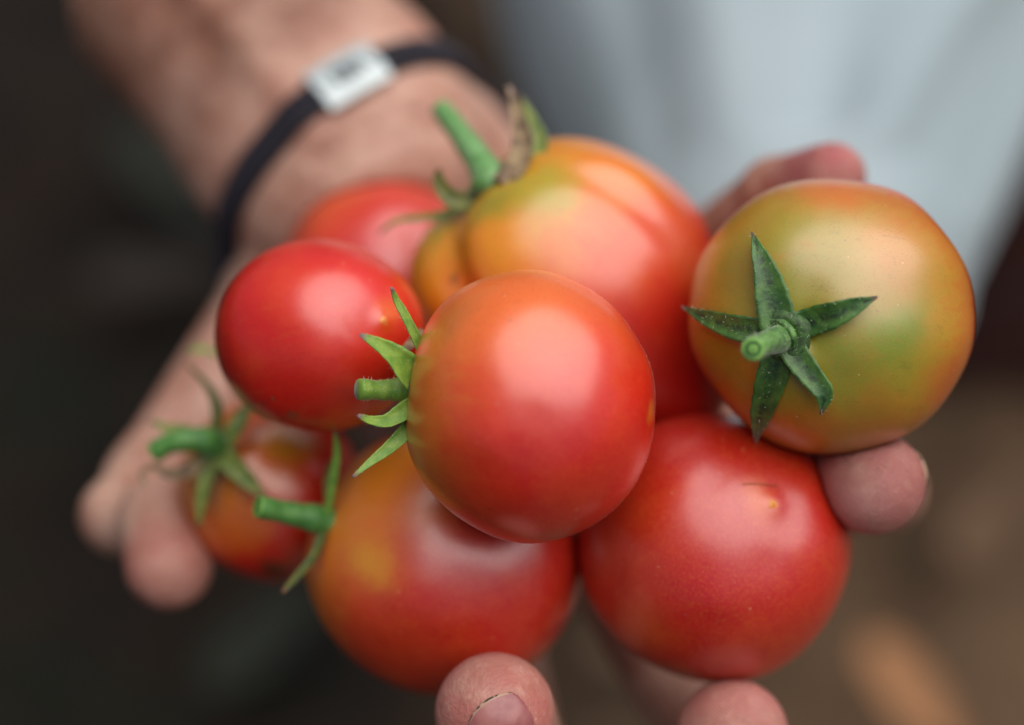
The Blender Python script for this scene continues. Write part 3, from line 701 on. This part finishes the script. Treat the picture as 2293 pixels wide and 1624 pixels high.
# nails
def nail_mat():
    N = NT('nail'); tc = N.n('ShaderNodeTexCoord')
    a = N.n('ShaderNodeAttribute', attribute_name='free')
    c = N.mix(N.rng(N.noise(tc.outputs['Object'], 200, 3), .35, .65), lin(160, 100, 94), lin(140, 78, 78))
    c = N.mix(N.rng(a.outputs['Fac'], .93, .97), c, lin(176, 144, 120))
    c = N.mix(N.math('MULTIPLY', N.rng(a.outputs['Fac'], .95, .99), N.rng(N.noise(tc.outputs['Object'], 500, 3), .45, .6)), c, lin(50, 36, 26))
    N.l(c, N.b.inputs['Base Color']); N.b.inputs['Roughness'].default_value = .38; N.b.inputs['Coat Weight'].default_value = .15; return N.m
M_NAIL = nail_mat()
def nail(center, out, distal, w, L, rc):
    """plate curved about the finger axis"""
    out = unit(out); distal = unit(np.asarray(distal)-np.dot(distal, out)*out); side = np.cross(out, distal)
    V = []; fr = []; nu, nv = 15, 13
    for lay in (0, 1):
        for i in range(nv):
            s = i/(nv-1)*2-1
            for j in range(nu):
                a = j/(nu-1)*2-1
                wv = w*(1-.10*s*s)*math.sqrt(max(0, 1-max(0, abs(s)-.6)**2*1.2))
                x = a*wv; yy = s*L-(.30*a*a*L if s > 0 else -.25*a*a*L)*abs(s); o_ = center+side*x+distal*yy+out*1.2
                h = body_bvh.ray_cast(Vector(o_), Vector(-out)); p = np.array(h[0]) if h[0] is not None and h[3] < 2.4 else center+side*x+distal*yy-out*(x*x/(2*rc)+(s*L)**2/(2*rc*2.6))
                rim = max(abs(a), abs(s) if s < 0 else 0)
                V.append(p+out*(.045-.05*rim**4+(.03 if s > .9 else 0)-.07*lay)); fr.append((s+1)/2)
    F = []; n = nu*nv
    for i in range(nv-1):
        for j in range(nu-1):
            a = i*nu+j; F.append((a, a+1, a+nu+1, a+nu)); F.append((n+a, n+a+nu, n+a+nu+1, n+a+1))
    for i in range(nv-1):
        a = i*nu; F.append((a, a+nu, n+a+nu, n+a)); a += nu-1; F.append((a, n+a, n+a+nu, a+nu))
    for j in range(nu-1): a = j; F.append((a, n+a, n+a+1, a+1)); a = (nv-1)*nu+j; F.append((a, a+1, n+a+1, n+a))
    o = mesh_obj('fingernail', np.array(V), F, M_NAIL, person); a_ = o.data.attributes.new('free', 'FLOAT', 'POINT'); a_.data.foreach_set('value', fr); return o
fi = front(1106, 1602)
fi = front(1122, 1622); nail(fi, (.0, .12, -1), (-.57, .82, 0.), .80, .70, 1.25)
tp = fingers['ring'][3][0]; nail(tp+unit((.95, .25, .25))*1.27, (.95, .25, .25), (0, .4, -1), .55, .6, 1.0)
tp = fingers['little'][3][0]; nail(tp+unit((.75, .1, .65))*.98, (.75, .1, .65), (.75, .3, -.6), .45, .5, .8)

# ------------------------------------------------------------------ bracelet
br = empty('bracelet', W(Wc), 'dark navy cord bracelet with a silver metal plate, worn round the wrist', 'bracelet')
n = 160; ring = []; nrm = []
O_ = Q(730, 336, 60.5)-E*.75
for i in range(n):
    a = 2*math.pi*i/n; dr = math.cos(a)*RXX+math.sin(a)*TD; p, rr = surf_from(O_, dr, tmax=7); ring.append(p); nrm.append(dr)
ring = np.array(ring); nrm = np.array(nrm)
for _ in range(6): ring = (np.roll(ring, 1, 0)+ring*2+np.roll(ring, -1, 0))/4
def band(u0, u1, hw, th, lift, mat, name, closed, nn):
    V = []; F = []; us = np.linspace(u0, u1, nn, endpoint=not closed)
    prof = [(-1, 0), (-.92, .6), (-.5, 1), (0, 1.1), (.5, 1), (.92, .6), (1, 0), (0, -.1)]
    for u in us:
        x = (u % 1)*n; i = int(x) % n; f = x-int(x); p = ring[i]*(1-f)+ring[(i+1) % n]*f; q = nrm[i]*(1-f)+nrm[(i+1) % n]*f
        for a, b in prof: V.append(p+E*a*hw+q*(lift+b*th))
    m = len(prof); N_ = len(us)
    for i in range(N_ if closed else N_-1):
        for j in range(m): k = (j+1) % m; i2 = (i+1) % N_; F.append((i*m+j, i*m+k, i2*m+k, i2*m+j))
    if not closed: F.append(tuple(range(m))[::-1]); F.append(tuple((N_-1)*m+j for j in range(m)))
    return mesh_obj(name, np.array(V), F, mat, br)
M_CORD = flat_mat('navy_cord', lin(22, 19, 30), .7, c2=lin(14, 12, 18), scale=900)
M_CORD2 = flat_mat('navy_cord_thread', lin(26, 23, 36), .7)
# band of plaited cord: core plus two twisting strands
band(0, 1, .62, .20, .02, M_CORD, 'cord', True, 200)
for s_ in (0, 1):
    P = []
    for i in range(400):
        u = i/400; x = u*n; k = int(x) % n; f = x-int(x); p = ring[k]*(1-f)+ring[(k+1) % n]*f; q = nrm[k]
        a = u*2*math.pi*34+s_*math.pi; P.append(p+E*.36*math.cos(a)+q*(.24+.06*math.sin(a)))
    Vt, Ft = tube_arrays(P+[P[0]], np.full(401, .13), 8, cap=False); mesh_obj('cord_strand', np.array(Vt), Ft, M_CORD2, br)
# where on the ring is the plate: nearest to pixel (768,172)
def proj(p): return np.array([1146.5+p[0]*KS/p[2], 812-p[1]*KS/p[2]])
pr = np.array([proj(p) for p in ring]); vis = (nrm[:, 2] < .1)
dd = np.hypot(pr[:, 0]-768, pr[:, 1]-172)+np.where(vis, 0, 1e4); i0 = int(np.argmin(dd)); 
print('PLATE', i0, pr[i0], 'ring span', pr[vis].min(0), pr[vis].max(0))
per = np.linalg.norm(np.roll(ring, -1, 0)-ring, axis=1).sum(); hu = 1.85/per
NM = NT('silver_plate'); NM.b.inputs['Metallic'].default_value = .7; NM.b.inputs['Roughness'].default_value = .6; NM.b.inputs['Base Color'].default_value = lin(192, 200, 200)
tcn = NM.n('ShaderNodeTexCoord'); NM.l(NM.bump(NM.noise(tcn.outputs['Object'], 400, 3), .2, .0003), NM.b.inputs['Normal'])
plate = band(i0/n-hu, i0/n+hu, .90, .18, .22, NM.m, 'metal_plate', False, 24)
bv = plate.modifiers.new('bevel', 'BEVEL'); bv.width = .0006; bv.segments = 2
# engraved mark on the plate
M_ENG = flat_mat('engraving', lin(96, 102, 104), .6)
def mark(du, de, ang, L, wd):
    V = []; F = []
    for k in range(6):
        t_ = (k/5*2-1)*L; u = i0/n+(du+t_*math.cos(ang))/per; e_ = de+t_*math.sin(ang)
        x = (u % 1)*n; i = int(x) % n; f = x-int(x); p = ring[i]*(1-f)+ring[(i+1) % n]*f; q = nrm[i]
        tg = unit(ring[(i+1) % n]-ring[i]); sd_ = -tg*math.sin(ang)+E*math.cos(ang)
        for s in (-1, 1):
            for z in (.40, .44): V.append(p+E*e_+q*z+sd_*wd*s)
    for k in range(5):
        a = k*4; b = a+4; F += [(a+1, a+3, b+3, b+1), (a, b, b+2, a+2), (a, a+1, b+1, b), (a+2, b+2, b+3, a+3)]
    return V, F
mV = []; mF = []
for a in ((.15, .0, .9, .42, .10), (.15, .0, -.9, .42, .10), (-.45, .0, 1.57, .35, .08), (.75, .05, 1.57, .28, .07), (-.45, .3, .0, .25, .06)):
    v_, f_ = mark(*a); k = len(mV); mV += v_; mF += [tuple(x+k for x in q) for q in f_]
em = mesh_obj('engraved_mark', np.array(mV), mF, M_ENG, plate, smooth=False); em.location = Vector(W(np.array(mV)).mean(0))-(plate.location+br.location)

# ------------------------------------------------------------------ trouser leg (bent knee) of the person
def cloth_mat():
    N = NT('trouser_cloth'); tc = N.n('ShaderNodeTexCoord'); o = tc.outputs['Object']
    N.l(N.mix(N.rng(N.noise(o, 7, 3), .35, .65), lin(158, 171, 176), lin(142, 157, 162)), N.b.inputs['Base Color'])
    N.b.inputs['Roughness'].default_value = .85; N.b.inputs['Sheen Weight'].default_value = .2
    wv = N.noise(o, 900, 2); N.l(N.bump(wv, .4, .0006), N.b.inputs['Normal']); return N.m
def trouser():
    A = Q(1765, 590, 76); B = Q(1800, -700, 112); ax = unit(B-A); L = np.linalg.norm(B-A)
    u = unit(np.cross(ax, (0, 0, 1.))); v = np.cross(ax, u); V = []; F = []; nr, m = 120, 180
    tt = np.concatenate([-np.cos(np.linspace(0, math.pi/2, 30, endpoint=False))*1.0, np.linspace(0, 1, nr-30)])
    for t in tt:
        if t < 0: s = t*7.2; r = 7.4*math.sqrt(max(0, 1-t*t)); r = max(r, .05)
        else: s = t*L; r = 7.4+t*17
        for j in range(m):
            a = 2*math.pi*j/m; d = math.cos(a)*u+math.sin(a)*v
            fold = 0
            for a0, am, wd, tw in ((1.30, 1.2, .15, -1.5), (1.62, -.8, .16, -1.2), (1.35, .5, .16, .3), (2.1, .5, .16, .3), (2.5, -.5, .15, .2), (.5, .9, .15, -.5), (.25, -.8, .15, -.3), (3.5, .8, .2, .4), (5., .8, .2, -.4)):
                dp = (a-a0-tw*t+math.pi) % (2*math.pi)-math.pi; fold += am*math.exp(-(dp/wd)**2)*min(1, max(0, t+.25)*2)
            fold += .35*math.sin(9*t+3*math.sin(a))*min(1, max(0, t+.3))
            V.append(A+ax*s+d*(r+fold))
    for i in range(nr-1):
        for j in range(m): k = (j+1) % m; F.append((i*m+j, i*m+k, (i+1)*m+k, (i+1)*m+j))
    F.append(tuple(range(m))[::-1]); F.append(tuple((nr-1)*m+j for j in range(m)))
    o = mesh_obj('trouser_leg', np.array(V), F, cloth_mat(), person); o['label'] = 'pale blue grey trouser leg of the bent knee, out of focus'
trouser()

# ------------------------------------------------------------------ ground
def ground():
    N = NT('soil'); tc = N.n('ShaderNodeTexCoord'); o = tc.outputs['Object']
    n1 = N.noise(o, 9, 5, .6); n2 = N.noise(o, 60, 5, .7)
    dark = N.mix(N.rng(n1, .35, .65), lin(33, 24, 17), lin(18, 14, 12)); dark = N.mix(N.rng(n2, .5, .7, 0, .5), dark, lin(36, 32, 20)); dark = N.mix(N.rng(N.noise(o, 4.5, 2), .5, .62, 0, .6), dark, lin(22, 26, 16))  # shade of vegetation on the left ground, painted into the soil colour
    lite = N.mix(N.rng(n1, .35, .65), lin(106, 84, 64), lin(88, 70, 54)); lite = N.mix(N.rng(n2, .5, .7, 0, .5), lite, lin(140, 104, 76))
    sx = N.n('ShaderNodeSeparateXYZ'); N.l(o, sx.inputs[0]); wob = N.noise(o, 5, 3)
    f = N.rng(N.math('ADD', sx.outputs[0], N.math('MULTIPLY', wob, .25)), -.02, .36)  # blends from the painted shade on the left to plain brown soil
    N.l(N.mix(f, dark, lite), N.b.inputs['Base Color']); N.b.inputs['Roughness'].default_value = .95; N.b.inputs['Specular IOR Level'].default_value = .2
    N.l(N.bump(n2, .8, .01), N.b.inputs['Normal'])
    def gp(v): return v
    import mathutils.noise as mn
    V = []; F = []; xs = np.concatenate([[-40, -10, -4], np.linspace(-1.2, 1.2, 130), [4, 10, 40]]); ys = np.concatenate([[-40, -10, -3], np.linspace(-.2, 2.4, 130), [5, 12, 40]])
    for y in ys:
        for x in xs:
            z = .03*mn.noise(Vector((x*6, y*6, 0)))+.015*mn.noise(Vector((x*22, y*22, 3)))-.02; V.append((x, y, z))
    nx = len(xs)
    for i in range(len(ys)-1):
        for j in range(nx-1): F.append((i*nx+j, i*nx+j+1, (i+1)*nx+j+1, (i+1)*nx+j))
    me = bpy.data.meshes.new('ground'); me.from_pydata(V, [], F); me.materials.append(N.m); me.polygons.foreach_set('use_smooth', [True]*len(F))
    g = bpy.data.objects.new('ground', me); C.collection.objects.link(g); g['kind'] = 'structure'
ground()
def gpt(px, py, z=0):       # world point on the plane z seen at a photo pixel
    d = W(Q(px, py, 1.))-ORG; t = (z-ORG[2])/d[2]; return ORG+d*t
def leaf_on_ground(px, py, L, wd, ang, mat, label, z=.03, name='dry_leaf', grp='fallen leaves on the soil'):
    p = gpt(px, py, z); V = []; F = []; n_, m_ = 12, 5
    dx = np.array([math.cos(ang), math.sin(ang), 0]); dy = np.array([-math.sin(ang), math.cos(ang), 0])
    for lay in (0, 1):
        for i in range(n_):
            s = i/(n_-1)*2-1; ww = wd*math.sqrt(max(0.0004, 1-s*s))*(1-.2*s)
            for j in range(m_):
                a = j/(m_-1)*2-1; V.append(dx*s*L+dy*a*ww+np.array([0, 0, .25*ww*abs(a)+.12*L*s*s-.0012*lay]))
    q = n_*m_
    for i in range(n_-1):
        for j in range(m_-1): a = i*m_+j; F += [(a, a+1, a+m_+1, a+m_), (q+a, q+a+m_, q+a+m_+1, q+a+1)]
    me = bpy.data.meshes.new(name); me.from_pydata([list(v) for v in V], [], F); me.materials.append(mat); me.polygons.foreach_set('use_smooth', [True]*len(F))
    o = bpy.data.objects.new(name, me); C.collection.objects.link(o); o.location = p; tag(o, label, 'leaf', grp); return o
M_LEAFO = flat_mat('orange_dry_leaf', lin(176, 122, 80), .8, c2=lin(150, 106, 70), scale=60)
M_LEAFB = flat_mat('brown_dry_leaf', lin(110, 84, 62), .9, c2=lin(96, 74, 56), scale=60)
M_LEAFG = flat_mat('dark_green_leaf', lin(28, 32, 21), .95, c2=lin(22, 26, 17), scale=60)
leaf_on_ground(2040, 1560, .045, .016, -1.1, M_LEAFO, 'orange brown dry leaf on the soil at the lower right, far out of focus')
leaf_on_ground(1420, 1440, .03, .014, .4, M_LEAFB, 'brown fallen leaf on the soil seen between the two lower tomatoes, out of focus')
leaf_on_ground(2200, 1180, .04, .015, .9, M_LEAFB, 'dull brown leaf on the soil at the right edge below the stand-in crate')
leaf_on_ground(590, 1430, .05, .02, .9, M_LEAFG, 'dark green leaf on the shade-painted soil at the bottom left, below the small tomato')
leaf_on_ground(380, 400, .07, .022, -.9, M_LEAFG, 'dark green leaf on the shade-painted soil left of the forearm, out of focus')
leaf_on_ground(350, 620, .05, .022, .2, M_LEAFB, 'brown leaf on the shade-painted soil left of the wrist, out of focus').active_material = flat_mat('umber_leaf', lin(38, 31, 25), .95)
# crate standing in for an unidentified dark shape
def crate():
    M_W = flat_mat('dark_red_wood', lin(70, 34, 28), .7, c2=lin(50, 24, 22), scale=30)
    p0 = gpt(2150, 880, 0); base = np.array([p0[0]-.01, p0[1]+.005, 0])
    root = empty('crate_stand_in', base, 'wooden crate standing in for an unidentified dark reddish brown shape at the right edge behind the trouser leg', 'crate')
    def box(name, x0, x1, y0, y1, z0, z1):
        V = [(x, y, z) for x in (x0, x1) for y in (y0, y1) for z in (z0, z1)]; F = [(0, 1, 3, 2), (4, 6, 7, 5), (0, 4, 5, 1), (2, 3, 7, 6), (0, 2, 6, 4), (1, 5, 7, 3)]
        me = bpy.data.meshes.new(name); me.from_pydata(V, [], F); me.materials.append(M_W); o = bpy.data.objects.new(name, me); C.collection.objects.link(o); o.parent = root
        bv = o.modifiers.new('bevel', 'BEVEL'); bv.width = .002
    for k in range(3):
        z0 = .002+k*.105
        box('slat', 0, .5, 0, .015, z0, z0+.095); box('slat', 0, .5, .335, .35, z0, z0+.095)
        box('slat', -.016, -.001, 0, .35, z0, z0+.095); box('slat', .501, .516, 0, .35, z0, z0+.095)
    for x in (.004, .466):
        for y in (.018, .302): box('corner_post', x, x+.03, y, y+.03, .001, .325)
    box('bottom_board', .036, .464, .018, .332, .004, .016)
crate()
